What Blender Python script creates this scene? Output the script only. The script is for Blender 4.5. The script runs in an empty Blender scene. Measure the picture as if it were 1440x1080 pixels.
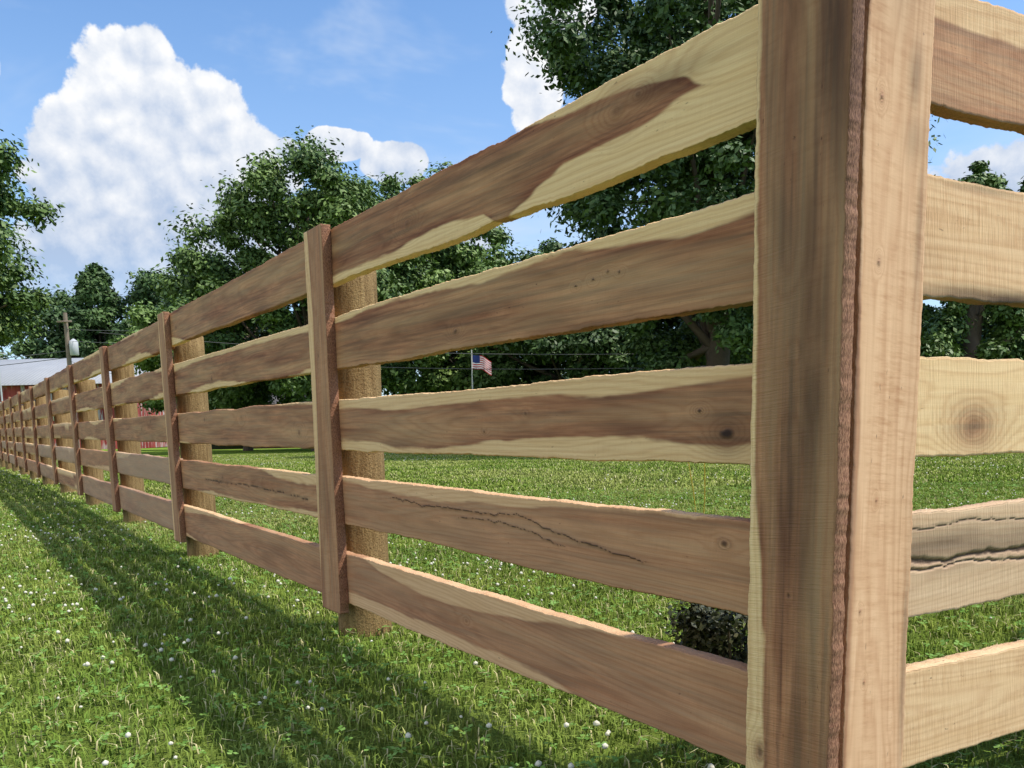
import bpy, math, random
import numpy as np
from mathutils import Matrix, Vector
random.seed(3); rng=np.random.default_rng(7)
scene=bpy.context.scene
D=bpy.data
# ------------------------------------------------------------ helpers
def link(o,parent=None):
    scene.collection.objects.link(o)
    if parent: o.parent=parent
    return o
def empty(name,loc=(0,0,0)):
    e=D.objects.new(name,None); e.location=loc; e.empty_display_size=.2
    return link(e)
def mesh_np(name,V,Q=None,T=None,attrs=None,mats=(),midx=None,smooth=False):
    me=D.meshes.new(name)
    V=np.asarray(V,dtype=np.float32).reshape(-1,3)
    Q=np.zeros((0,4),int) if Q is None else np.asarray(Q).reshape(-1,4)
    T=np.zeros((0,3),int) if T is None else np.asarray(T).reshape(-1,3)
    me.vertices.add(len(V)); me.vertices.foreach_set('co',V.ravel())
    loops=np.concatenate([Q.ravel(),T.ravel()]).astype(np.int32)
    me.loops.add(len(loops)); me.loops.foreach_set('vertex_index',loops)
    n=len(Q)+len(T); me.polygons.add(n)
    ls=np.concatenate([np.arange(len(Q))*4, len(Q)*4+np.arange(len(T))*3]).astype(np.int32)
    me.polygons.foreach_set('loop_start',ls)
    for m in mats: me.materials.append(m)
    if midx is not None: me.polygons.foreach_set('material_index',np.asarray(midx,dtype=np.int32))
    if smooth: me.polygons.foreach_set('use_smooth',np.ones(n,dtype=bool))
    me.update(calc_edges=True)
    if attrs:
        for k,a in attrs.items():
            a=np.asarray(a,dtype=np.float32)
            if a.ndim==1:
                at=me.attributes.new(k,'FLOAT','POINT'); at.data.foreach_set('value',a)
            else:
                at=me.attributes.new(k,'FLOAT_VECTOR','POINT'); at.data.foreach_set('vector',a.ravel())
    me.validate()
    return me
def obj(name,me,parent=None):
    return link(D.objects.new(name,me),parent)
def vnoise(x,y,seed=0):
    x=np.asarray(x,float); y=np.asarray(y,float); x,y=np.broadcast_arrays(x,y)
    xi=np.floor(x).astype(np.int64); yi=np.floor(y).astype(np.int64)
    fx=x-xi; fy=y-yi; fx=fx*fx*(3-2*fx); fy=fy*fy*(3-2*fy)
    def h(a,b):
        n=(a*374761393+b*668265263+int(seed)*1274126177)&0xffffffff
        n=((n^(n>>13))*1274126177)&0xffffffff
        n=(n^(n>>16))&0xffffffff
        return n/4294967295.0
    return (h(xi,yi)*(1-fx)+h(xi+1,yi)*fx)*(1-fy)+(h(xi,yi+1)*(1-fx)+h(xi+1,yi+1)*fx)*fy
def fbm(x,y,seed=0,o=4):
    s=0;a=.5;t=0
    for i in range(o):
        s=s+a*vnoise(np.asarray(x)*2**i,np.asarray(y)*2**i,seed+i*17); t+=a; a*=.5
    return s/t
def sst(a,b,x):
    t=np.clip((x-a)/(b-a),0,1); return t*t*(3-2*t)

class NT:
    def __init__(s,tree): s.t=tree; s.t.nodes.clear()
    def n(s,typ,**kw):
        return s.t.nodes.new(typ)
    def set(s,sock,v):
        if isinstance(v,bpy.types.NodeSocket): s.t.links.new(v,sock)
        else: sock.default_value=v
    def m(s,op,a,b=None,c=None,clamp=False):
        nd=s.t.nodes.new('ShaderNodeMath'); nd.operation=op; nd.use_clamp=clamp
        s.set(nd.inputs[0],a)
        if b is not None: s.set(nd.inputs[1],b)
        if c is not None: s.set(nd.inputs[2],c)
        return nd.outputs[0]
    def mix(s,f,a,b,bt='MIX'):
        nd=s.t.nodes.new('ShaderNodeMix'); nd.data_type='RGBA'; nd.blend_type=bt
        s.set(nd.inputs[0],f)
        for i,v in ((6,a),(7,b)):
            if isinstance(v,tuple) and len(v)==3: v=(*v,1)
            s.set(nd.inputs[i],v)
        return nd.outputs[2]
    def noise(s,vec,scale,detail=4,rough=.55,dist=0):
        nd=s.t.nodes.new('ShaderNodeTexNoise')
        if vec is not None: s.set(nd.inputs['Vector'],vec)
        nd.inputs['Scale'].default_value=scale; nd.inputs['Detail'].default_value=detail
        nd.inputs['Roughness'].default_value=rough; nd.inputs['Distortion'].default_value=dist
        return nd.outputs[0]
    def mr(s,v,a,b,c=0,d=1,smooth=False):
        nd=s.t.nodes.new('ShaderNodeMapRange'); 
        if smooth: nd.interpolation_type='SMOOTHSTEP'
        s.set(nd.inputs[0],v)
        for i,q in enumerate((a,b,c,d)): nd.inputs[i+1].default_value=q
        return nd.outputs[0]
    def attr(s,name,vec=False):
        nd=s.t.nodes.new('ShaderNodeAttribute'); nd.attribute_name=name
        return nd.outputs['Vector'] if vec else nd.outputs['Fac']
    def vmul(s,vec,v3):
        nd=s.t.nodes.new('ShaderNodeVectorMath'); nd.operation='MULTIPLY'
        s.set(nd.inputs[0],vec); nd.inputs[1].default_value=v3
        return nd.outputs[0]
    def vadd(s,vec,v3):
        nd=s.t.nodes.new('ShaderNodeVectorMath'); nd.operation='ADD'
        s.set(nd.inputs[0],vec); s.set(nd.inputs[1],v3)
        return nd.outputs[0]
    def bump(s,h,strength,dist):
        nd=s.t.nodes.new('ShaderNodeBump'); nd.inputs['Strength'].default_value=strength
        nd.inputs['Distance'].default_value=dist; s.set(nd.inputs['Height'],h)
        return nd.outputs[0]
    def out(s,sh,kind='ShaderNodeOutputMaterial'):
        o=s.t.nodes.new(kind); s.t.links.new(sh,o.inputs[0])
    def bsdf(s,col,rough=.8,spec=.3,normal=None,metal=0):
        b=s.t.nodes.new('ShaderNodeBsdfPrincipled')
        s.set(b.inputs['Base Color'],(*col,1) if isinstance(col,tuple) else col)
        s.set(b.inputs['Roughness'],rough); b.inputs['Specular IOR Level'].default_value=spec
        b.inputs['Metallic'].default_value=metal
        if normal is not None: s.t.links.new(normal,b.inputs['Normal'])
        return b.outputs[0]
    def diff(s,col,normal=None):
        b=s.t.nodes.new('ShaderNodeBsdfDiffuse'); s.set(b.inputs[0],col)
        if normal is not None: s.t.links.new(normal,b.inputs['Normal'])
        return b.outputs[0]
def newmat(name):
    m=D.materials.new(name); m.use_nodes=True; return m,NT(m.node_tree)
def simple(name,col,rough=.8,nscale=8,var=.25,metal=0,spec=.3):
    m,t=newmat(name)
    tc=t.n('ShaderNodeTexCoord').outputs['Object']
    nz=t.noise(tc,nscale,4,.6)
    c=t.mix(nz,tuple(x*(1-var) for x in col),tuple(min(1,x*(1+var)) for x in col))
    t.out(t.bsdf(c,rough,spec,t.bump(nz,.2,.01),metal)); return m

# ------------------------------------------------------------ camera
TH=math.radians(7.94); RO=.021; CZ=.665
cam=D.objects.new('camera',D.cameras.new('camera')); link(cam)
R=Vector((1,0,0)); U=Vector((0,math.sin(TH),math.cos(TH))); F=Vector((0,math.cos(TH),-math.sin(TH)))
R2=R*math.cos(RO)-U*math.sin(RO); U2=U*math.cos(RO)+R*math.sin(RO)
mt=Matrix.Identity(4)
for i in range(3):
    mt[i][0]=R2[i]; mt[i][1]=U2[i]; mt[i][2]=-F[i]
mt[2][3]=CZ
cam.matrix_world=mt
cam.data.lens=30; cam.data.sensor_width=36; cam.data.shift_y=.1535; cam.data.clip_end=3000; cam.data.clip_start=.02
scene.camera=cam
scene.view_settings.view_transform='Standard'; scene.view_settings.look='None'; scene.view_settings.exposure=0

# ------------------------------------------------------------ sun & sky
S=Vector((.634,-.121,1)).normalized()
sun=D.objects.new('sun',D.lights.new('sun','SUN')); link(sun)
sun.data.energy=5.0; sun.data.angle=math.radians(.53); sun.data.color=(1,.94,.84)
sun.rotation_euler=S.to_track_quat('Z','Y').to_euler()
w=D.worlds.new('World'); scene.world=w; w.use_nodes=True
t=NT(w.node_tree)
sky=t.n('ShaderNodeTexSky'); sky.sky_type='NISHITA'; sky.sun_disc=False
sky.sun_elevation=math.asin(S.z); sky.sun_rotation=math.atan2(S.x,S.y)
sky.air_density=1.0; sky.dust_density=.6; sky.ozone_density=1.5
dirv=t.n('ShaderNodeTexCoord').outputs['Generated']
sp=t.n('ShaderNodeSeparateXYZ'); t.set(sp.inputs[0],dirv)
az=t.m('MULTIPLY',t.m('ARCTAN2',sp.outputs[0],sp.outputs[1]),57.2958)
el=t.m('MULTIPLY',t.m('ARCSINE',sp.outputs[2]),57.2958)
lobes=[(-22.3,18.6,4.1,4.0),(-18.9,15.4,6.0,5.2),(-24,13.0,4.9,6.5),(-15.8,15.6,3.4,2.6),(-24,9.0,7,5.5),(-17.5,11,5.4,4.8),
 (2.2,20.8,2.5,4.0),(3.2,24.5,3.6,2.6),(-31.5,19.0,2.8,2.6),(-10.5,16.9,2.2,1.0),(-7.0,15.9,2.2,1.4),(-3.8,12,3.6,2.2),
 (31,11,8,4.0),(-55,14,9,6),(70,16,14,6),(165,18,18,8),(-122,36,42,30),(-150,60,40,14)]  # last lobes: unseen clouds added behind the camera to fill the shaded fence face
fld=None
for (a,e,rx,ry) in lobes:
    dx=t.m('DIVIDE',t.m('SUBTRACT',az,a),rx); dy=t.m('DIVIDE',t.m('SUBTRACT',el,e),ry)
    d=t.m('SUBTRACT',1.0,t.m('SQRT',t.m('ADD',t.m('MULTIPLY',dx,dx),t.m('MULTIPLY',dy,dy))))
    fld=d if fld is None else t.m('MAXIMUM',fld,d)
def billow(vec):
    n1=t.noise(vec,10,6,.62)
    v=t.n('ShaderNodeTexVoronoi'); v.feature='F1'; t.set(v.inputs['Vector'],vec); v.inputs['Scale'].default_value=26
    v.inputs['Detail'].default_value=1.0; v.inputs['Roughness'].default_value=.55
    b=t.m('SUBTRACT',1.0,v.outputs['Distance'])
    return t.m('ADD',t.m('MULTIPLY',n1,1.15),t.m('MULTIPLY',b,.26))
b0=billow(dirv); b1=billow(t.vadd(dirv,(.009,-.003,.011)))
dens=t.m('ADD',fld,t.m('SUBTRACT',b0,.67))
alpha=t.mr(dens,.0,.09,0,1,True)
low=t.mr(el,3,12,.25,1,True)
alpha=t.m('MULTIPLY',alpha,low)
wisp=t.mr(t.noise(t.vmul(dirv,(1,1,2.2)),3.2,5,.62,.4),.50,.80,0,.6,True)
rel=t.m('SUBTRACT',b0,b1)
tt=t.m('ADD',t.m('ADD',.54,t.m('MULTIPLY',rel,2.1)),t.mr(el,8,20,-.45,.26),clamp=True)
cc=t.mix(tt,(3.0,3.8,5.2),(6.7,6.75,6.85))
back_fill=t.mr(sp.outputs[1],-.1,-.5,0,1,True)
cc=t.mix(back_fill,cc,(10.0,9.6,8.8))  # clouds behind the camera made extra bright, added fill light for the shaded boards
skyc=t.mix(1.0,sky.outputs[0],(1.04,1.27,1.46),'MULTIPLY')
haze=t.mr(el,0,26,.5,0,True)
skyc=t.mix(haze,skyc,(3.9,4.9,6.3))
c1=t.mix(wisp,skyc,(5.0,5.6,6.5))
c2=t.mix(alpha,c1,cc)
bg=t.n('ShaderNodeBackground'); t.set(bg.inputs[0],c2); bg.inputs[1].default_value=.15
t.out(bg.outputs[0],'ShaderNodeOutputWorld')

# ------------------------------------------------------------ ground
def gz(y): return -.012*np.clip(np.asarray(y,float)-10,0,80)
ring=np.concatenate([np.linspace(0,20,41),np.linspace(22,90,35),np.geomspace(100,1500,14)])
na=96; ang=np.linspace(0,2*np.pi,na,endpoint=False)
RR,AA=np.meshgrid(ring,ang,indexing='ij')
X=RR*np.sin(AA); Y=RR*np.cos(AA); Z=gz(Y)+.012*(fbm(X*.7,Y*.7,5)-.5)*(RR>0)
V=np.stack([X,Y,Z],-1).reshape(-1,3)
i,j=np.meshgrid(np.arange(len(ring)-1),np.arange(na),indexing='ij')
Q=np.stack([i*na+j,(i+1)*na+j,(i+1)*na+(j+1)%na,i*na+(j+1)%na],-1).reshape(-1,4)
m_gr,t=newmat('lawn_soil_and_turf')
pos=t.n('ShaderNodeNewGeometry').outputs['Position']
n1=t.noise(pos,.35,4,.6); n2=t.noise(pos,9,5,.7); n3=t.noise(pos,70,2,.7)
g=t.mix(t.mr(n1,.3,.7),(.16,.25,.028),(.26,.35,.06))
g=t.mix(t.mr(n2,.35,.75),g,(.105,.175,.024))
g=t.mix(t.mr(n3,.45,.8,0,.7),g,(.31,.39,.10))
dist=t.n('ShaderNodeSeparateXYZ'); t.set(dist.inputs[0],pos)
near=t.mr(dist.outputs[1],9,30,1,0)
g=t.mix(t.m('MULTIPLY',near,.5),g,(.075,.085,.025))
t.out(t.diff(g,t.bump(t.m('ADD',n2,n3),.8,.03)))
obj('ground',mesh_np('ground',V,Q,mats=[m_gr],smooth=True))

# grass blades
m_bl,t=newmat('grass_blade')
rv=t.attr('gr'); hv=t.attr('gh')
pos=t.n('ShaderNodeNewGeometry').outputs['Position']
pn=t.noise(pos,1.6,4,.65); pn2=t.noise(t.vadd(pos,(9,3,1)),.55,3,.6)
c=t.mix(rv,(.16,.25,.028),(.40,.47,.11))
c=t.mix(t.mr(pn,.42,.60,0,.75),c,(.13,.23,.038))
c=t.mix(t.mr(pn2,.46,.64,0,.6),c,(.42,.44,.14))
c=t.mix(t.mr(rv,.87,.89),c,(.58,.53,.28))
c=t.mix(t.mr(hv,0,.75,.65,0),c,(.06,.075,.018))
t.out(t.diff(c))
m_fl=simple('clover_flower',(.68,.66,.54),.8,400,.25)
m_cl,t=newmat('clover_leaf')
c=t.mix(t.attr('gr'),(.09,.19,.035),(.20,.33,.09))
t.out(t.diff(c))
def grass_patch(name,size,nb,bw,hh,ncl,nfl,seed,fs=1.):
    r=np.random.default_rng(seed)
    px=(r.random(nb)-.5)*size; py=(r.random(nb)-.5)*size
    dens=vnoise(px*9+5,py*9+5,seed); 
    h=hh*(.45+.75*r.random(nb))*(.5+.9*dens); wd=bw*(.6+.8*r.random(nb))
    a=r.random(nb)*6.283+dens*3; bd=h*(.2+1.3*r.random(nb)**1.2); wa=a+1.57+r.normal(0,.5,nb)
    dx,dy=np.cos(a),np.sin(a); wx,wy=np.cos(wa)*wd/2,np.sin(wa)*wd/2
    V=np.zeros((nb,5,3))
    V[:,0]=np.stack([px-wx,py-wy,0*px-.01],-1); V[:,1]=np.stack([px+wx,py+wy,0*px-.01],-1)
    mx,my=px+dx*bd*.3,py+dy*bd*.3
    V[:,2]=np.stack([mx+wx*.85,my+wy*.85,h*.6],-1); V[:,3]=np.stack([mx-wx*.85,my-wy*.85,h*.6],-1)
    V[:,4]=np.stack([px+dx*bd,py+dy*bd,h*(1-.3*bd/h)],-1)
    b=np.arange(nb)*5
    Q=np.stack([b,b+1,b+2,b+3],-1); T=np.stack([b+3,b+2,b+4],-1)
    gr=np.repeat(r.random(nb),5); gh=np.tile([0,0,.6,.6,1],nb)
    VV=[V.reshape(-1,3)]; QQ=[Q]; TT=[T]; GR=[gr]; GH=[gh]; off=nb*5
    mq=[np.zeros(nb)]; mtt=[np.zeros(nb)]
    if ncl:
        cx=(r.random(ncl)-.5)*size; cy=(r.random(ncl)-.5)*size; cz=hh*(.35+.5*r.random(ncl)); s=.006+.005*r.random(ncl)
        a0=r.random(ncl)*6.28; tx=r.normal(0,.25,ncl); ty=r.normal(0,.25,ncl)
        for k in range(3):
            aa=a0+k*2.094; ca,sa=np.cos(aa),np.sin(aa); L=np.zeros((ncl,4,3))
            for q,(l,wd_) in enumerate([(0,0),(.7,.55),(1.25,0),(.7,-.55)]):
                ox=(ca*l-sa*wd_)*s*1.1; oy=(sa*l+ca*wd_)*s*1.1
                L[:,q]=np.stack([cx+ox,cy+oy,cz+ox*tx+oy*ty+.1*s*abs(wd_)],-1)
            bb=off+np.arange(ncl)*4; VV.append(L.reshape(-1,3)); QQ.append(np.stack([bb,bb+1,bb+2,bb+3],-1)); mq.append(np.ones(ncl))
            GR.append(np.repeat(r.random(ncl),4)); GH.append(np.ones(ncl*4)); off+=ncl*4
    cen=(r.random(2)-.5)*size*.6
    for f in range(nfl):
        cxy=(r.random(2)-.5)*size if f%3==0 else np.clip(cen+r.normal(0,.22,2)*size,-size/2,size/2)
        fx,fy=cxy; fz=hh*(.55+.5*r.random()); s=(.0040+.0042*r.random())*fs
        vs=[(0,0,1)]
        for lz in (.5,-.35):
            for k in range(7):
                rr=math.sqrt(1-lz*lz)*(.7+.5*r.random()); vs.append((math.cos(k*.8976)*rr,math.sin(k*.8976)*rr,lz*.85))
        vs.append((0,0,-.8)); L=np.array(vs)*s+np.array([fx,fy,fz])
        tr=[];qd=[]
        for k in range(7):
            k2=(k+1)%7; tr+= [(0,1+k,1+k2),(15,8+k2,8+k)]; qd.append((1+k,8+k,8+k2,1+k2))
        VV.append(L); QQ.append(np.array(qd)+off); TT.append(np.array(tr)+off); mq.append(np.full(7,2)); mtt.append(np.full(14,2))
        GR.append(np.ones(16)); GH.append(np.ones(16)); off+=16
    me=mesh_np(name,np.concatenate(VV),np.concatenate(QQ),np.concatenate(TT),{'gr':np.concatenate(GR),'gh':np.concatenate(GH)},[m_bl,m_cl,m_fl],np.concatenate(mq+mtt))
    return D.objects.new(name,me)
def scatter(name,pts,scl,src):
    n=len(pts); col=D.collections.new(name+'_source')
    for o in src: col.objects.link(o)
    me=D.meshes.new(name); me.vertices.add(n); me.vertices.foreach_set('co',np.asarray(pts,dtype=np.float32).ravel())
    rt=np.zeros((n,3),dtype=np.float32); rt[:,2]=rng.integers(0,4,n)*math.pi/2
    a=me.attributes.new('rot','FLOAT_VECTOR','POINT'); a.data.foreach_set('vector',rt.ravel())
    ng=D.node_groups.new(name,'GeometryNodeTree')
    ng.interface.new_socket('Geometry',in_out='INPUT',socket_type='NodeSocketGeometry')
    ng.interface.new_socket('Geometry',in_out='OUTPUT',socket_type='NodeSocketGeometry')
    N=ng.nodes; L=ng.links
    gi=N.new('NodeGroupInput'); go=N.new('NodeGroupOutput')
    ci=N.new('GeometryNodeCollectionInfo'); ci.inputs[0].default_value=col
    ci.inputs['Separate Children'].default_value=True; ci.inputs['Reset Children'].default_value=True
    ip=N.new('GeometryNodeInstanceOnPoints'); ip.inputs['Pick Instance'].default_value=True
    na_=N.new('GeometryNodeInputNamedAttribute'); na_.data_type='FLOAT_VECTOR'; na_.inputs['Name'].default_value='rot'
    rs=N.new('FunctionNodeRandomValue'); rs.data_type='INT'
    rs.inputs[4].default_value=0; rs.inputs[5].default_value=len(src)-1
    L.new(gi.outputs[0],ip.inputs['Points']); L.new(ci.outputs[0],ip.inputs['Instance']); L.new(na_.outputs['Attribute'],ip.inputs['Rotation'])
    L.new(rs.outputs[2],ip.inputs['Instance Index']); L.new(ip.outputs[0],go.inputs[0])
    ip.inputs['Scale'].default_value=(scl,scl,scl)
    o=obj(name,me); md=o.modifiers.new('scatter','NODES'); md.node_group=ng
    return o
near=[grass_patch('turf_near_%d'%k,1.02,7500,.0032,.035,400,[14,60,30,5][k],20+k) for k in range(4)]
pts=[]
for yy in np.arange(.5,8.5,1.0):
    for xx in np.arange(-8,9,1.0):
        if abs(xx)<.72*max(yy,0)+1.6: pts.append((xx,yy,gz(yy)))
scatter('lawn_grass',pts,1,near)
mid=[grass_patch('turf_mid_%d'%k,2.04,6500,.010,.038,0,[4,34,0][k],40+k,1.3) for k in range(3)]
pts=[]
for yy in np.arange(9,28,2.0):
    for xx in np.arange(-24,26,2.0):
        if abs(xx)<.72*yy+3: pts.append((xx,yy,gz(yy)))
scatter('lawn_grass',pts,1,mid)

# ------------------------------------------------------------ wood material
m_wd,t=newmat('rough_sawn_hardwood')
bc=t.attr('bc',True); ph=t.attr('phase'); he=t.attr('heart'); dk=t.attr('dark'); tone=t.attr('tone'); ed=t.attr('edge'); saw=t.attr('saw'); red=t.attr('red'); gry=t.attr('grey')
fib=t.noise(t.vmul(bc,(9,420,420)),1,3,.6); 
fib2=t.noise(t.vmul(bc,(3,90,90)),1,3,.6,.3)
blot=t.noise(t.vmul(bc,(4,22,22)),1,4,.6,.6)
# saw marks: short, slightly slanted, broken-up scratches across the board
sps=t.n('ShaderNodeSeparateXYZ'); t.set(sps.inputs[0],bc)
cmb=t.n('ShaderNodeCombineXYZ'); t.set(cmb.inputs[0],t.m('ADD',sps.outputs[0],t.m('MULTIPLY',sps.outputs[1],.10))); t.set(cmb.inputs[1],sps.outputs[1]); t.set(cmb.inputs[2],sps.outputs[2])
sawn=t.noise(t.vmul(cmb.outputs[0],(330,14,40)),1,2,.65)
sawn2=t.noise(t.vmul(cmb.outputs[0],(85,11.0,40)),1,4,.8)
gritty=t.noise(t.vmul(bc,(160,420,420)),1,2,.7)
invs=t.m('SUBTRACT',1.0,t.m('MULTIPLY',saw,.85),clamp=True)
rg=t.m('SINE',t.m('ADD',ph,t.m('MULTIPLY',fib2,6.0)))
rg=t.m('ADD',t.m('MULTIPLY',rg,.5),.5); rg=t.m('POWER',rg,2.2)
cream=t.mix(fib2,(.79,.53,.245),(.92,.71,.41))
hrt=t.mix(t.mr(blot,.32,.68),(.19,.066,.030),(.48,.215,.108))
hrt=t.mix(t.m('MULTIPLY',t.mr(fib2,.44,.66),.8),hrt,(.115,.040,.022))
tan=t.mix(fib2,(.56,.30,.165),(.86,.55,.34))
c=t.mix(he,cream,hrt)
c=t.mix(tone,c,t.mix(t.m('MULTIPLY',he,.55),tan,hrt))
c=t.mix(t.m('MULTIPLY',rg,.25),c,t.mix(1.0,c,(.58,.38,.27),'MULTIPLY'))
fs_=t.m('MULTIPLY',t.mr(fib,.35,.8,0,.38),invs)
c=t.mix(fs_,c,t.mix(1.0,c,(.5,.38,.31),'MULTIPLY'))
c=t.mix(t.m('MULTIPLY',saw,t.m('MULTIPLY',t.mr(sawn2,.45,.70,0,.50),t.mr(blot,.38,.62,.15,1))),c,t.mix(1.0,c,(.58,.41,.28),'MULTIPLY'))
c=t.mix(t.m('MULTIPLY',t.m('MULTIPLY',ed,red),.9),c,t.mix(t.mr(gritty,.35,.65),(.14,.050,.027),(.40,.20,.115)))
c=t.mix(gry,c,t.mix(fib2,(.36,.27,.20),(.60,.48,.37)))
spk=t.mr(t.noise(t.vmul(bc,(60,160,160)),1,2,.5),.68,.76,0,.85)
c=t.mix(t.m('MULTIPLY',spk,t.mr(blot,.5,.62)),c,(.11,.045,.028))
c=t.mix(dk,c,(.035,.017,.013))
hgt=t.m('ADD',t.m('ADD',t.m('MULTIPLY',t.m('MULTIPLY',fib,invs),.6),t.m('MULTIPLY',t.m('MULTIPLY',sawn,saw),1.3)),t.m('MULTIPLY',dk,-2.0))
hgt=t.m('ADD',hgt,t.m('MULTIPLY',t.m('MULTIPLY',ed,gritty),4.0))
t.out(t.bsdf(c,.72,.25,t.bump(hgt,.6,.0018)))

KEYS=('bc','phase','heart','dark','tone','edge','saw','red','grey')
class Boards:
    def __init__(s): s.V=[];s.Q=[];s.T=[];s.off=0; s.A={k:[] for k in KEYS}
    def add(s,O,ud,vd,nd,L,H,T,res,p,seed,u0=0.):
        O=np.array(O,float);ud=np.array(ud,float);vd=np.array(vd,float);nd=np.array(nd,float)
        nu=max(4,int(L/res)); nv=max(3,int(H/res)); ch=.0015
        u=np.linspace(0,L,nu+1)
        cs=[(0,ch,1)]+[(v,0,0) for v in np.linspace(ch,H-ch,nv+1)]+[(H,ch,1),(H,T*.5,1),(H,T-ch,1),(H-ch,T,0),(H*.5,T,0),(ch,T,0),(0,T-ch,1),(0,T*.5,1)]
        cs=np.array(cs); nc=len(cs)
        UU=np.repeat(u[:,None],nc,1); VV=np.repeat(cs[None,:,0],nu+1,0); DD=np.repeat(cs[None,:,1],nu+1,0); EE=np.repeat(cs[None,:,2],nu+1,0)
        W=UU+u0; f=VV/H
        ea=p.get('ea',.009)
        top=(vnoise(W*4,seed*3.1,seed)-.5)*ea+(vnoise(W*18,1,seed+6)-.5)*.003+(vnoise(W*90,1,seed+1)-.5)*.0018+(vnoise(W*240,DD*300,seed+3)-.5)*.0012
        bot=(vnoise(W*4,seed*1.7,seed+5)-.5)*ea+(vnoise(W*18,1,seed+7)-.5)*.003+(vnoise(W*90,1,seed+2)-.5)*.0018+(vnoise(W*240,DD*300,seed+4)-.5)*.0012
        bow=(vnoise(W*.8,.5,seed+9)-.5)*p.get('bow',.006)
        fw=np.where(f>.5,sst(.85,1,f),0); fb=np.where(f<.5,1-sst(0,.15,f),0)
        Vg=VV+top*fw+bot*fb+bow
        Dg=DD+(vnoise(W*2,f*1.5,seed+11)-.5)*.004+EE*(vnoise(W*120,DD*200,seed+12)-.5)*.001
        vcn=p.get('vc',.5)+.5*(vnoise(W*.9,.3,seed+20)-.5)
        a=.015+.07*vnoise(W*1.3,.7,seed+21)
        r=np.sqrt((VV-vcn*H)**2+a**2+(DD*.6)**2)+.030*(fbm(W*2.2,f*2.2,seed+22)-.5)
        wp=.045*(fbm(W*3.,f*3.5,seed+23)-.5)+.012*(fbm(W*14,f*9,seed+27)-.5)
        dk=np.zeros_like(r); kn=np.zeros_like(r)
        for (ku,kv,ks,kd) in p.get('knots',[]):
            du=W-ku; dv=VV-kv*H; dd=np.sqrt((du/1.5)**2+dv**2)
            dd=dd*(1+.18*(vnoise(np.arctan2(dv,du)*1.2+5,dd*60,seed+60)-.5))
            e=np.exp(-((du/(ks*3.2))**2+(dv/(ks*1.9))**2)); r=r*(1-e)+e*(.02+dd*1.0)
            dn=dd*(1+.5*(vnoise(np.arctan2(dv,du)*1.5+9,ku*7,seed)-.5))
            kn=np.maximum(kn,.75*np.exp(-(dd/(ks*1.1))**2)); dk=np.maximum(dk,kd*(1-sst(ks*.15,ks*.62,dn)))
            dk=np.maximum(dk,kd*.35*np.exp(-((dd-ks*.75)/(ks*.12))**2))
        for (pts_,th) in p.get('cracks',[]):
            pu=[q[0] for q in pts_]; pv=[q[1] for q in pts_]
            o=np.argsort(pu); pu=np.array(pu)[o]; pv=np.array(pv)[o]
            cv=np.interp(W,pu,pv)*H+.010*(fbm(W*22,.3,seed+50)-.5)+.005*(vnoise(W*75,.3,seed+51)-.5)
            end=sst(pu[0],pu[0]+.06,W)*(1-sst(pu[-1]-.06,pu[-1],W))
            tt_=th*(.55+.9*vnoise(W*30,.1,seed+52)+.6*(vnoise(W*130,VV*150,seed+56)-.5))*end
            ck=(1-sst(.25,1.0,np.abs(VV-cv)/(tt_+1e-5)))*(end>0.02)
            dk=np.maximum(dk,ck*.92); dk=np.maximum(dk,.40*np.exp(-((VV-cv)/(th*2.4+.001))**2)*end*(.3+vnoise(W*18,f*30,seed+54))); Dg=Dg+ck*.003*(th>.002)
        if 'ht' in p:
            ht=np.interp(W,[q[0] for q in p['ht']],[q[1] for q in p['ht']])*H
            hb=np.interp(W,[q[0] for q in p['hb']],[q[1] for q in p['hb']])*H
        else:
            ht=(.66+.75*vnoise(W*1.1,.2,seed+30))*H; hb=(-.4+.7*vnoise(W*1.3,.9,seed+31))*H
        sg=np.minimum(VV-hb,ht-VV)+wp*.6
        he=sst(-.003,.004,sg)*(.82+.22*np.exp(-np.clip(sg,0,1)/.012))
        he=he*(.68+.6*fbm(W*2.5,f*5,seed+33)); he=np.clip(np.maximum(he,kn),0,1)
        for (pu,pv,su,sv,am) in p.get('stain',[]):
            dk=np.maximum(dk,am*np.exp(-((W-pu)/su)**2-((f-pv)/sv)**2)*(.5+.9*fbm(W*8,f*6,seed+40)))
        P=O+UU[...,None]*ud+Vg[...,None]*vd-Dg[...,None]*nd
        n=(nu+1)*nc; i,j=np.meshgrid(np.arange(nu),np.arange(nc),indexing='ij'); j2=(j+1)%nc
        Qd=np.stack([i*nc+j,(i+1)*nc+j,(i+1)*nc+j2,i*nc+j2],-1).reshape(-1,4)+s.off
        Pf=P.reshape(-1,3); c0=Pf[:nc].mean(0); c1=Pf[-nc:].mean(0)
        jj=np.arange(nc); jn=(jj+1)%nc
        T1=np.stack([jj,jn,np.full(nc,n)],-1)+s.off; T2=np.stack([nu*nc+jn,nu*nc+jj,np.full(nc,n+1)],-1)+s.off
        s.V.append(np.concatenate([Pf,[c0,c1]])); s.Q.append(Qd); s.T+= [T1,T2]
        def app(k,arr): arr=np.asarray(arr).reshape(n,-1); arr=np.concatenate([arr,arr[:1],arr[-1:]]); s.A[k].append(arr)
        app('bc',np.stack([W+seed*3.37,VV+seed*.71,DD],-1)); app('phase',r*2*np.pi/p.get('ring',.008)); app('heart',he); app('dark',np.clip(dk,0,1))
        app('edge',EE)
        for k,dft in (('tone',.2),('saw',.25),('red',0.),('grey',0.)): app(k,np.full(n,p.get(k,dft)))
        s.off+=n+2
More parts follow.
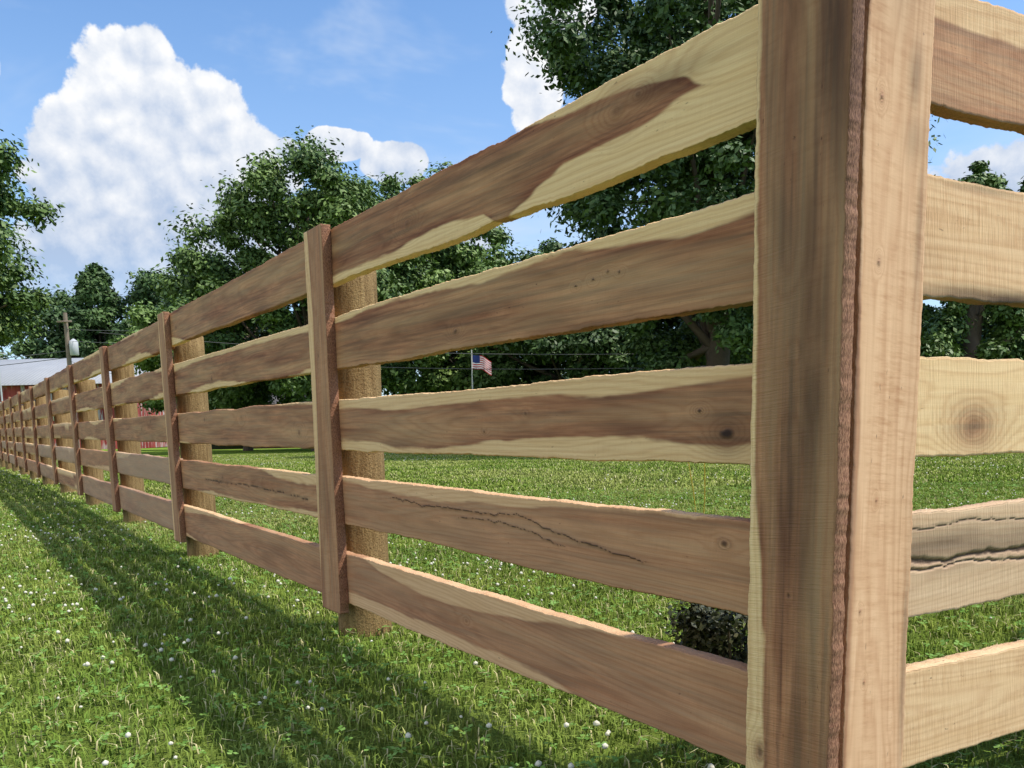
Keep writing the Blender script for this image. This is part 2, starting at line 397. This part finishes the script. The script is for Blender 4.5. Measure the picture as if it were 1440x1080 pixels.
    def build(s,name,parent):
        A={k:(np.concatenate(v) if k=='bc' else np.concatenate(v)[:,0]) for k,v in s.A.items()}
        return obj(name,mesh_np(name,np.concatenate(s.V),np.concatenate(s.Q),np.concatenate(s.T),A,[m_wd]),parent)

u2=np.array([-.5505,.8348,0]); n2=np.array([-.8348,-.5505,0]); r2=np.array([.8788,.4772,0]); m2=np.array([.4772,-.8788,0]); up=np.array([0,0,1.])
fence=empty('wooden_fence',(0,0,0))
tops=[.562,.316,.076,-.153,-.385]; H0=[.155,.152,.146,.143,.155]
posts=[.755,2.48,4.57,6.49,8.36,10.3]
while posts[-1]<60: posts.append(posts[-1]+1.95)
rails=Boards()
spec={0:dict(ht=[(.7,.3),(.95,.50),(1.0,.68),(1.12,.88),(1.3,.93),(1.5,1.1),(2.5,1.1)],hb=[(.7,.7),(.95,.54),(1.02,.50),(1.12,.42),(1.3,.36),(1.45,.12),(1.52,-.05),(1.58,.2),(1.8,.27),(2.0,.15),(2.5,.12)],
        knots=[(1.15,.68,.03,.35),(1.10,.74,.014,.5),(1.93,.48,.022,.3)],stain=[(1.06,.76,.12,.12,.5),(1.6,.75,.3,.10,.3),(1.38,.55,.08,.12,.4),(2.2,.6,.2,.12,.25)],tone=.0,vc=.6),
 1:dict(ht=[(.7,.80),(1.0,.78),(1.3,.95),(1.6,.84),(2.0,.95),(2.5,.85)],hb=[(.7,-.3),(1,-.1),(1.3,-.3),(2.5,-.2)],knots=[(1.71,.28,.012,.6),(1.22,.55,.005,1),(1.18,.6,.004,1),(1.15,.57,.004,1),(1.27,.52,.004,1)],stain=[(1.6,.5,.25,.12,.3),(1.0,.3,.2,.1,.3),(1.2,.75,.2,.06,.3)],tone=.05),
 2:dict(ht=[(.7,.97),(.9,.92),(1.2,.8),(1.5,.86),(2,.78),(2.5,.84)],hb=[(.7,.3),(.9,.16),(1.1,.26),(1.5,.22),(1.8,.1),(2.5,.22)],knots=[(.903,.32,.023,1),(.96,.56,.007,.9),(1.44,.6,.009,.4),(1.6,.35,.007,.6)],stain=[(.90,.40,.05,.35,.45)],tone=.3),
 3:dict(knots=[(.905,.73,.011,.8)],cracks=[([(1.05,.38),(1.12,.40),(1.19,.43),(1.296,.52),(1.38,.60),(1.48,.74),(1.62,.68),(1.795,.70),(1.9,.66),(2.1,.73)],.0016),([(1.30,.36),(1.42,.5),(1.55,.60),(1.75,.55)],.0010)],tone=.66),
 4:dict(knots=[(1.7,.5,.012,.2)],tone=.68)}
for b in range(len(posts)-1):
    wa,wb=posts[b],posts[b+1]
    if b==0: wa=.70
    res=.0022 if b==0 else (.005 if b==1 else (.01 if b<4 else .03))
    for k in range(5):
        p=dict(spec[k]) if b==0 else dict(tone=[.05,.1,.3,.55,.55][k]*random.uniform(.4,1.3),vc=random.uniform(.2,.8),knots=[(random.uniform(wa,wb),random.uniform(.2,.8),random.uniform(.006,.022),random.uniform(.2,.8)) for _ in range(random.choice([0,1,2,3]))])
        if b==1 and k==3: p['cracks']=[([(wa+.2,.4),(wa+.8,.5),(wa+1.6,.45)],.0022)]
        if b>1 and k>2: p['grey']=random.choice([0,0,.25,.4])
        jz=0 if b==0 else random.uniform(-.005,.005)
        z=CZ+tops[k]-H0[k]+jz
        O=-n2*.988+u2*(wa+(0 if b==0 else .002))+up*z
        rails.add(O,u2,up,n2,wb-wa-.004,H0[k],.028,res,p,10+b*5+k,u0=wa)
RO0=np.array([.433,1.151,0])
rp=[0.10,2.15,4.2,6.2,8.2,10.2,12.2]
rt_=[.572,.324,.077,-.141,-.385]; rH=[.152,.161,.143,.155,.150]
NO=dict(ht=[(0,-.2),(9,-.2)],hb=[(0,1.3),(9,1.3)],ea=.005)
rspec=[dict(tone=.55,saw=.7,ea=.005,ht=[(0,.75),(.5,.62),(2,.8)],hb=[(0,-.3),(2,-.3)]),dict(tone=.55,saw=.9,stain=[(.35,.02,.3,.08,.75),(.3,.95,.1,.05,.3),(.12,.3,.1,.2,.2)],**NO),
 dict(tone=.2,saw=.8,knots=[(.305,.30,.034,.3)],**NO),
 dict(tone=.5,saw=.8,grey=.35,cracks=[([(.1,.86),(.2,.83),(.3,.88),(.5,.8),(.8,.85)],.0018),([(.08,.60),(.16,.55),(.25,.50),(.35,.53),(.5,.5),(.8,.45)],.0065),([(.08,.50),(.2,.44),(.3,.47),(.5,.38),(.8,.33)],.0025)],stain=[(.3,.62,.35,.20,.6)],**NO),
 dict(tone=.45,saw=.9,grey=.05,**NO)]
for b in range(len(rp)-1):
    wa,wb=(.045,rp[1]) if b==0 else (rp[b],rp[b+1])
    for k in range(5):
        p=dict(rspec[k]) if b==0 else dict(tone=.5,saw=.8)
        O=RO0+r2*wa+up*(CZ+rt_[k]-rH[k])
        rails.add(O,r2,up,m2,wb-wa-.004,rH[k],.028,.0025 if b==0 else .02,p,300+b*5+k,u0=wa)
rails.build('rails',fence)
bat=Boards()
def vertical_board(P0,vd,nd,wdt,T,z0,z1,res,p,seed):
    bat.add(P0+up*z0,up,vd,nd,z1-z0,wdt,T,res,p,seed,u0=z0)
PL=-n2*.953+u2*.684
vertical_board(PL,u2,n2,.142,.026,.03,CZ+.62,.0022,dict(tone=.06,saw=.75,red=1,grey=.04,ea=.004,ht=[(0,.78),(.35,.74),(.6,.9),(.9,.94),(1.3,.92)],hb=[(0,-.4),(1.3,-.4)],
   knots=[(.42,.5,.006,.8),(.18,.8,.012,.5),(1.02,.55,.004,.8),(.75,.5,.02,.12)],stain=[(.80,.30,.34,.18,.75),(.60,.5,.2,.16,.6),(1.15,.15,.25,.3,.65),(1.0,.5,.35,.35,.42),(.25,.2,.2,.2,.3)],ring=.011,bow=.003),901)
PR=np.array([.4515,1.1185,0])-r2*.003-m2*.003
vertical_board(PR,r2,m2,.130,.028,.02,CZ+.62,.0022,dict(tone=.85,saw=1.2,red=.5,ea=.004,ht=[(0,.02),(.4,.10),(.9,.0),(1.3,.08)],hb=[(0,-.2),(1.3,-.2)],bow=.003,
   knots=[(1.06,.25,.005,.5),(.86,.3,.004,.5),(.55,.4,.003,.5),(.40,.2,.003,.6),(.3,.3,.003,.5)],stain=[(1.10,.75,.04,.10,.5),(1.02,.8,.03,.15,.4),(.9,.9,.1,.05,.4),(.3,.95,.15,.05,.5),(1.25,.5,.1,.4,.25),(.7,.02,.5,.03,.5)]),902)
for b,wp_ in enumerate(posts[1:]):
    res=.004 if b<2 else (.01 if b<5 else .04)
    h=random.uniform(-.006,.01)
    O=-n2*.957+u2*(wp_-.07)
    vertical_board(O,u2,n2,.14 if b<5 else .13,.030,CZ-.562+random.uniform(-.01,.01),CZ+.566+h,res,
       dict(tone=.4,saw=.8,red=1,bow=.003,ea=.004,knots=[(random.uniform(.2,1.1),.5,.01,.5)],stain=[(.45,.6,.12,.3,.3)]),950+b)
for b,wp_ in enumerate(rp[1:]):
    vertical_board(RO0+m2*.031+r2*(wp_-.07),r2,m2,.14,.030,CZ-.562,CZ+.57,.02,dict(tone=.4,saw=.8,red=1),1200+b)
bat.build('battens',fence)
m_po,t=newmat('round_pine_post')
tc=t.n('ShaderNodeTexCoord').outputs['Object']
a=t.noise(t.vmul(tc,(60,60,7)),1,5,.7); b_=t.noise(tc,170,3,.7); c3=t.noise(t.vmul(tc,(14,14,2.2)),1,4,.6)
c=t.mix(t.mr(a,.3,.7),(.17,.095,.035),(.44,.30,.135))
c=t.mix(t.mr(c3,.4,.7,0,.6),c,(.31,.21,.09)); c=t.mix(t.mr(b_,.52,.72,0,.8),c,(.08,.045,.02))
t.out(t.bsdf(c,.85,.2,t.bump(t.m('ADD',a,t.m('MULTIPLY',b_,.7)),1.0,.008)))
PV=[];PQ=[];PT=[];off=0
def post(cx,cy,R_,ztop,seed,ns=40,nz=30):
    global off
    z=np.linspace(-.3,ztop,nz+1); aa=np.linspace(0,2*np.pi,ns,endpoint=False)
    Z,A=np.meshgrid(z,aa,indexing='ij')
    rr=R_*(1+.05*(fbm(np.cos(A)*1.5+5,Z*2+np.sin(A)*1.5,seed)-.5)+.05*(fbm(np.cos(A)*7+5,np.sin(A)*7+Z*3,seed+3)-.5))*(1.03-.04*Z)
    rr[-1]*=.93; Z[-2]=Z[-1]-.006
    V=np.stack([cx+rr*np.cos(A),cy+rr*np.sin(A),Z],-1).reshape(-1,3)
    i,j=np.meshgrid(np.arange(nz),np.arange(ns),indexing='ij')
    PQ.append(np.stack([i*ns+j,i*ns+(j+1)%ns,(i+1)*ns+(j+1)%ns,(i+1)*ns+j],-1).reshape(-1,4)+off)
    n=len(V); PV.append(np.concatenate([V,[[cx,cy,ztop+.004]]])); jj=np.arange(ns)
    PT.append(np.stack([nz*ns+jj,nz*ns+(jj+1)%ns,np.full(ns,n)],-1)+off); off+=n+1
post(.453,1.293,.072,CZ+.50,1)
for b,wp_ in enumerate(posts[1:]):
    c_=-n2*(1.018+.079)+u2*(wp_+.065); post(c_[0],c_[1],.078+random.uniform(-.004,.006),CZ+(.515 if b==0 else .47+random.uniform(-.05,.03)),30+b,40 if b<4 else 16,30 if b<4 else 6)
for b,wp_ in enumerate(rp[1:]):
    c_=RO0-m2*(.03+.079)+r2*wp_; post(c_[0],c_[1],.078,CZ+.53,60+b)
obj('round_posts',mesh_np('round_posts',np.concatenate(PV),np.concatenate(PQ),np.concatenate(PT),mats=[m_po],smooth=True),fence)

# ------------------------------------------------------------ trees
def leafmat(name,dark,light):
    m,t=newmat(name); lc=t.attr('lc')
    t.out(t.bsdf(t.mix(lc,dark,light),.55,.35)); return m
m_l1=leafmat('maple_leaves',(.040,.088,.020),(.165,.25,.058))
m_l2=leafmat('dark_leaves',(.026,.060,.020),(.10,.17,.043))
m_l3=leafmat('bright_leaves',(.06,.12,.024),(.21,.31,.07))
m_bk=simple('bark',(.10,.075,.055),.9,6,.4)
def leaves(centres,rad,nl,size,r,squash=.7):
    nc=len(centres); idx=np.repeat(np.arange(nc),nl); n=len(idx)
    d=r.normal(size=(n,3)); d/=np.linalg.norm(d,axis=1)[:,None]
    rr=r.random(n)**.5*(1+.28*r.normal(size=n))
    P=centres[idx]+d*(rr*rad[idx])[:,None]*np.array([1,1,squash])
    nm=d*.7+r.normal(size=(n,3))*.5+np.array([.15,0,.6]); nm/=np.linalg.norm(nm,axis=1)[:,None]
    tv=np.cross(nm,r.normal(size=(n,3))); tv/=np.linalg.norm(tv,axis=1)[:,None]; bv=np.cross(nm,tv)
    s=(size*(.6+.8*r.random(n)))[:,None]
    V=np.stack([P-tv*s,P+bv*s*.5-tv*s*.1,P+tv*s,P-bv*s*.5-tv*s*.1],1).reshape(-1,3)
    cl=r.random(nc)[idx]*.5+r.random(n)*.5
    return V,np.arange(n*4).reshape(-1,4),np.repeat(cl,4)
def limb(pts,rads,ns=7):
    pts=np.array(pts,float); V=[];
    for k in range(len(pts)):
        d=pts[min(k+1,len(pts)-1)]-pts[max(k-1,0)]; d/=np.linalg.norm(d)+1e-9
        a=np.cross(d,[.3,.9,.1]); a/=np.linalg.norm(a); b=np.cross(d,a)
        for q in range(ns):
            an=q*2*math.pi/ns; V.append(pts[k]+(a*math.cos(an)+b*math.sin(an))*rads[k])
    Q=[(k*ns+q,k*ns+(q+1)%ns,(k+1)*ns+(q+1)%ns,(k+1)*ns+q) for k in range(len(pts)-1) for q in range(ns)]
    return np.array(V),np.array(Q)
def tree(name,x,y,h,rx,z0,ncl,nl,size,mat,seed,shape='round',tr=.25,crf=.22):
    r=np.random.default_rng(seed); base=float(gz(y)); 
    zt=base+h; zb=base+z0; cz=(zt+zb)/2; rz=(zt-zb)/2
    C=[];Rd=[]
    while len(C)<ncl:
        d=r.normal(size=3); d/=np.linalg.norm(d); f=r.random()**.36
        p=d*f
        if shape=='cone':
            tz=r.random()**1.3; a=r.random()*6.283; q=(1-tz)*r.random()**.35*1.0+.05
            p=np.array([math.cos(a)*q,math.sin(a)*q,tz*2-1])
        else:
            an=math.atan2(p[1],p[0]); lobe=1+.14*math.sin(an*2+seed)+.10*math.sin(an*3+seed*2+p[2]*3)
            p[0]*=lobe; p[1]*=lobe
        C.append([x+p[0]*rx,y+p[1]*rx,cz+p[2]*rz*(1 if shape=='cone' else .94)]); Rd.append(crf*rx*r.uniform(.4,1.2)*(1 if shape!='cone' else .6+.6*(1-(p[2]+1)/2)))
    C=np.array(C);Rd=np.array(Rd)
    V,Q,lc=leaves(C,Rd,nl,size,r)
    parent=empty(name,(0,0,0))
    obj('foliage',mesh_np('foliage',V,Q,attrs={'lc':lc},mats=[mat]),parent)
    LV=[];LQ=[];o=0
    sp_=[(x,y,base-.2),(x+.05*h*.3,y,base+h*.2),(x-.1,y+.1,base+h*.45),(x+.1,y,base+h*.8)]
    v,q=limb(sp_,[tr*1.25,tr,tr*.75,tr*.2],10); LV.append(v);LQ.append(q+o);o+=len(v)
    for k in r.choice(ncl,min(ncl,26),replace=False):
        c_=C[k]; zz=base+h*r.uniform(.15,.6); zz=min(zz,c_[2]); st=np.array([x,y,zz]); mdp=(st+c_)/2+r.normal(size=3)*.15*rx*.3; mdp[2]-=.05*h*.3
        v,q=limb([st,mdp,c_],[tr*.45,tr*.25,tr*.06],5); LV.append(v);LQ.append(q+o);o+=len(v)
    obj('trunk_and_limbs',mesh_np('trunk',np.concatenate(LV),np.concatenate(LQ),mats=[m_bk],smooth=True),parent)
    return parent
tree('shade_tree',4.9,21,14.5,4.4,1.0,270,780,.075,m_l2,11,tr=.26,crf=.19)
tree('maple_tree',-7.4,33,11.2,4.2,1.4,200,650,.09,m_l1,21,tr=.22,crf=.2)
tree('maple_tree',-4.3,36,11.5,4.0,1.4,180,650,.095,m_l1,22,crf=.2)
tree('maple_tree',-11.3,37,9.3,3.3,.8,120,650,.10,m_l1,23,tr=.18)
tree('maple_tree',-1.0,34,7.8,3.4,.4,110,650,.10,m_l3,24,tr=.18)
tree('maple_tree',2.4,31,7.4,3.3,.3,120,650,.10,m_l2,25)
tree('maple_tree',7.6,30,8.0,3.8,.3,120,650,.10,m_l2,27)
tree('maple_tree',-16.4,45,8.2,3.0,.8,80,600,.12,m_l3,26)
tree('spruce_tree',-34.5,74,15.0,5.0,.8,90,600,.2,m_l2,31,'cone')
tree('spruce_tree',-29.5,76,15.4,5.5,.8,110,600,.2,m_l2,32)
tree('spruce_tree',-39,76,13.6,5.5,.8,70,600,.2,m_l2,33)
tree('maple_tree',-29.5,71,10.5,3.4,.6,55,600,.17,m_l3,34)
tree('maple_tree',-25.0,71,9.5,3.6,.6,60,600,.17,m_l1,36)
tree('maple_tree',-16.2,24.5,9.9,3.6,2.4,130,700,.08,m_l1,35,tr=.2,crf=.2)
tree('cedar_tree',12.3,23,7.2,2.3,.1,100,700,.075,m_l1,41,'cone')
tree('cedar_tree',15.0,25,7.4,2.7,.1,90,700,.08,m_l1,42,'cone')
tree('cedar_tree',11.6,28,5.6,2.8,.1,70,600,.10,m_l2,43)
tree('cedar_tree',17.5,28,6.5,3.0,.1,70,600,.10,m_l2,44)
r=np.random.default_rng(77); C=[];Rd=[]
for k in range(460):
    a=math.radians(r.uniform(-62,62)); dd=r.uniform(86,98); hh=6.0+2.0*math.sin(a*9)+1.5*math.sin(a*23+1)
    C.append([dd*math.sin(a),dd*math.cos(a),-.9+hh*r.random()**.8]); Rd.append(r.uniform(1.3,2.4))
for k in range(130):
    a=math.radians(r.uniform(-1,30)); dd=r.uniform(36,42)
    C.append([dd*math.sin(a),dd*math.cos(a),-.4+2.6*r.random()]); Rd.append(r.uniform(.7,1.3))
V,Q,lc=leaves(np.array(C),np.array(Rd),300,.20,r)
obj('tree_line',mesh_np('tree_line',V,Q,attrs={'lc':lc},mats=[m_l2]))
C=np.array([[.56+random.uniform(-.11,.09),2.12+random.uniform(-.08,.1),.01+.18*random.random()] for _ in range(30)])
m_sh=leafmat('shrub_leaves',(.02,.032,.012),(.09,.085,.035))
V,Q,lc=leaves(C,np.full(30,.05),200,.009,r)
sh=empty('low_shrub'); obj('foliage',mesh_np('shrub',V,Q,attrs={'lc':lc},mats=[m_sh]),sh)
LV=[];LQ=[];o=0
for c_ in C:
    v,q=limb([(.56,2.12,-.01),c_],[.006,.002],5); LV.append(v);LQ.append(q+o);o+=len(v)
obj('stems',mesh_np('stems',np.concatenate(LV),np.concatenate(LQ),mats=[m_bk]),sh)
m_tw=simple('yellow_twine',(.75,.62,.12),.7)
LV=[];LQ=[];o=0
for (p0,p1) in (((.44,1.95,.60),(.50,2.35,.0)),((.40,1.98,.62),(.58,2.45,.0))):
    p0=np.array(p0);p1=np.array(p1); pts_=[p0+(p1-p0)*s_+np.array([.01*math.sin(s_*7),0,-.03*math.sin(s_*3.14)]) for s_ in np.linspace(0,1,12)]
    v,q=limb(pts_,[.0013]*12,5); LV.append(v);LQ.append(q+o);o+=len(v)
obj('twine',mesh_np('twine',np.concatenate(LV),np.concatenate(LQ),mats=[m_tw]))

# ------------------------------------------------------------ buildings
def box(x0,x1,y0,y1,z0,z1):
    V=[(x,y,z) for z in(z0,z1) for (x,y) in((x0,y0),(x1,y0),(x1,y1),(x0,y1))]
    Q=[(3,2,1,0),(4,5,6,7),(0,1,5,4),(1,2,6,5),(2,3,7,6),(3,0,4,7)]
    return np.array(V,float),np.array(Q)
def boxes(name,lst,mat,parent):
    VV=[];QQ=[];o=0
    for b in lst:
        v,q=box(*b); VV.append(v);QQ.append(q+o);o+=8
    return obj(name,mesh_np(name,np.concatenate(VV),np.concatenate(QQ),mats=[mat]),parent)
m_rb,t=newmat('peeling_red_barn_boards')
tc=t.n('ShaderNodeTexCoord').outputs['Object']
pl=t.noise(t.vmul(tc,(4.5,4.5,.15)),1,2,.5); pe=t.noise(t.vmul(tc,(3,3,.5)),1,5,.7)
c=t.mix(t.mr(pl,.35,.65),(.20,.03,.028),(.36,.08,.065)); c=t.mix(t.mr(pe,.50,.60),c,(.42,.38,.37))
t.out(t.bsdf(c,.9,.2))
m_rf,t=newmat('galvanised_roof')
tc=t.n('ShaderNodeTexCoord').outputs['Object']
wv=t.n('ShaderNodeTexWave'); t.set(wv.inputs['Vector'],tc); wv.inputs['Scale'].default_value=1.2
nz=t.noise(tc,.8,4,.6)
t.out(t.bsdf(t.mix(nz,(.25,.26,.28),(.36,.37,.39)),.55,.4,t.bump(wv.outputs[0],.4,.05)))
m_dk=simple('dark_opening',(.02,.02,.022),.9)
m_tr=simple('white_trim',(.6,.6,.58),.7)
def barn(name,x0,x1,y0,y1,zb,he_,hr,mw,mr_,open_,over=.4):
    e=empty(name,(0,0,0)); ym=(y0+y1)/2
    V=[(x0,y0,zb),(x1,y0,zb),(x1,y1,zb),(x0,y1,zb),(x0,y0,he_),(x1,y0,he_),(x1,y1,he_),(x0,y1,he_),(x0,ym,hr),(x1,ym,hr)]
    obj('walls',mesh_np('walls',V,[(0,1,5,4),(2,3,7,6),(1,2,6,5),(3,0,4,7)],[(5,6,9),(7,4,8)],mats=[mw]),e)
    s=(hr-he_)/(ym-y0); th=.08; ze=he_-s*over
    rv=[]
    for zz in (.03,.03+th):
        rv+=[(x0-over,y0-over,ze+zz),(x1+over,y0-over,ze+zz),(x1+over,ym,hr+zz),(x0-over,ym,hr+zz),(x1+over,y1+over,ze+zz),(x0-over,y1+over,ze+zz)]
    rq=[(0,1,2,3),(3,2,4,5),(6,7,8,9),(9,8,10,11),(0,1,7,6),(1,2,8,7),(2,4,10,8),(4,5,11,10),(5,3,9,11),(3,0,6,9)]
    obj('roof',mesh_np('roof',rv,rq,mats=[mr_]),e)
    boxes('doors_and_windows',[(a,b,y0-.03,y0+.02,c_,d_) for (a,b,c_,d_) in open_],m_dk,e)
    tl=[]
    for (a,b,c_,d_) in open_:
        tl+=[(a-.12,a,y0-.06,y0-.004,c_,d_),(b,b+.12,y0-.06,y0-.004,c_,d_),(a-.12,b+.12,y0-.065,y0-.004,d_,d_+.12)]
    tl+=[(x0-.05,x0+.15,y0-.05,y0-.002,zb,he_-.1),(x1-.15,x1+.05,y0-.05,y0-.002,zb,he_-.1)]
    boxes('trim',tl,m_tr,e)
g58=float(gz(58))
barn('red_barn',-46,-25.0,58,68,g58,3.9,5.8,m_rb,m_rf,[(-39,-36,g58,2.6),(-34.2,-33.2,1.4,2.6),(-30.5,-29.5,1.4,2.6),(-45,-43,g58,2.4)])
m_sw=simple('dark_shed_boards',(.09,.05,.045),.9,3,.5)
m_sr=simple('weathered_shed_roof',(.10,.095,.10),.8,3,.3)
g50=float(gz(44))
barn('shed',-16.6,-10.2,44,49,g50,1.9,2.9,m_sw,m_sr,[(-15.5,-13.5,g50,1.5),(-12.4,-11.5,.4,1.2)],.3)
up_e=empty('utility_pole')
m_pl=simple('pole_timber',(.22,.17,.13),.9,5,.3); m_gy=simple('grey_metal',(.45,.46,.48),.5,5,.1)
px_,py_=-27.2,54.; g=float(gz(py_))
v,q=limb([(px_,py_,g-.3),(px_,py_,g+4),(px_,py_,7.9)],[.17,.15,.12],10); obj('pole',mesh_np('pole',v,q,mats=[m_pl],smooth=True),up_e)
boxes('crossarm',[(px_-.45,px_+.45,py_-.22,py_-.12,7.3,7.40)],m_pl,up_e)
v,q=limb([(px_+.42,py_-.1,5.3),(px_+.42,py_-.1,5.35),(px_+.42,py_-.1,6.15),(px_+.42,py_-.1,6.2),(px_+.42,py_-.1,6.32)],[.2,.26,.26,.2,.04],12); obj('transformer',mesh_np('transformer',v,q,mats=[m_gy],smooth=True),up_e)
v,q=limb([(-31.6,54,g-.3),(-31.6,54,5.8)],[.06,.05],6); lp=empty('antenna_mast'); obj('mast',mesh_np('mast',v,q,mats=[m_gy]),lp); boxes('arms',[(-32.1,-31.1,53.97,54.03,5.5,5.56),(-31.9,-31.3,53.97,54.03,5.2,5.25)],m_gy,lp)
m_wr=simple('wire',(.12,.12,.12),.6)
LV=[];LQ=[];o=0
def wire(p0,p1,sag,rad=.02):
    global o
    p0=np.array(p0,float);p1=np.array(p1,float)
    P=[p0+(p1-p0)*s_-np.array([0,0,sag*4*s_*(1-s_)]) for s_ in np.linspace(0,1,20)]
    v,q=limb(P,[rad]*20,4); LV.append(v);LQ.append(q+o);o+=len(v)
wire((px_,py_,5.0),(-15,45,2.6),.3,.014); wire((px_,py_,6.9),(9,29,5.0),.6,.012); wire((px_,py_,6.2),(9,29,4.2),.6,.012)
wire((px_,py_,5.2),(-60,60,5.0),.6,.02); wire((px_,py_,5.6),(-60,60,5.6),.6,.02)
wire((-14,30,4.0),(6,26,2.6),.3,.010); wire((-14,30,3.4),(6,26,2.2),.3,.010)
obj('power_lines',mesh_np('power_lines',np.concatenate(LV),np.concatenate(LQ),mats=[m_wr]))
fe=empty('american_flag'); fx,fy=-1.15,27.5; g=float(gz(fy))
v,q=limb([(fx,fy,g),(fx,fy,2.95)],[.03,.02],8); obj('pole',mesh_np('flag_pole',v,q,mats=[m_tr],smooth=True),fe)
m_fr=simple('flag_red',(.55,.04,.05),.8); m_fw=simple('flag_white',(.85,.85,.85),.8); m_fb=simple('flag_blue',(.03,.05,.2),.8)
nx=20;nyf=13; FL=.70; FH=.44; V=[];Q=[];mi=[]
for j in range(nyf+1):
    for i in range(nx+1):
        u=i/nx; V.append((fx+.02+u*FL*.85,fy-.10*u+.07*math.sin(u*8)*u,2.8-FH+FH*j/nyf-.22*u*u-.02*math.sin(u*9)))
for j in range(nyf):
    for i in range(nx):
        a=j*(nx+1)+i; Q.append((a,a+1,a+nx+2,a+nx+1)); mi.append(2 if (j>=6 and i<8) else (0 if j%2==0 else 1))
obj('cloth',mesh_np('flag_cloth',V,Q,mats=[m_fr,m_fw,m_fb],midx=mi),fe)
print('done')
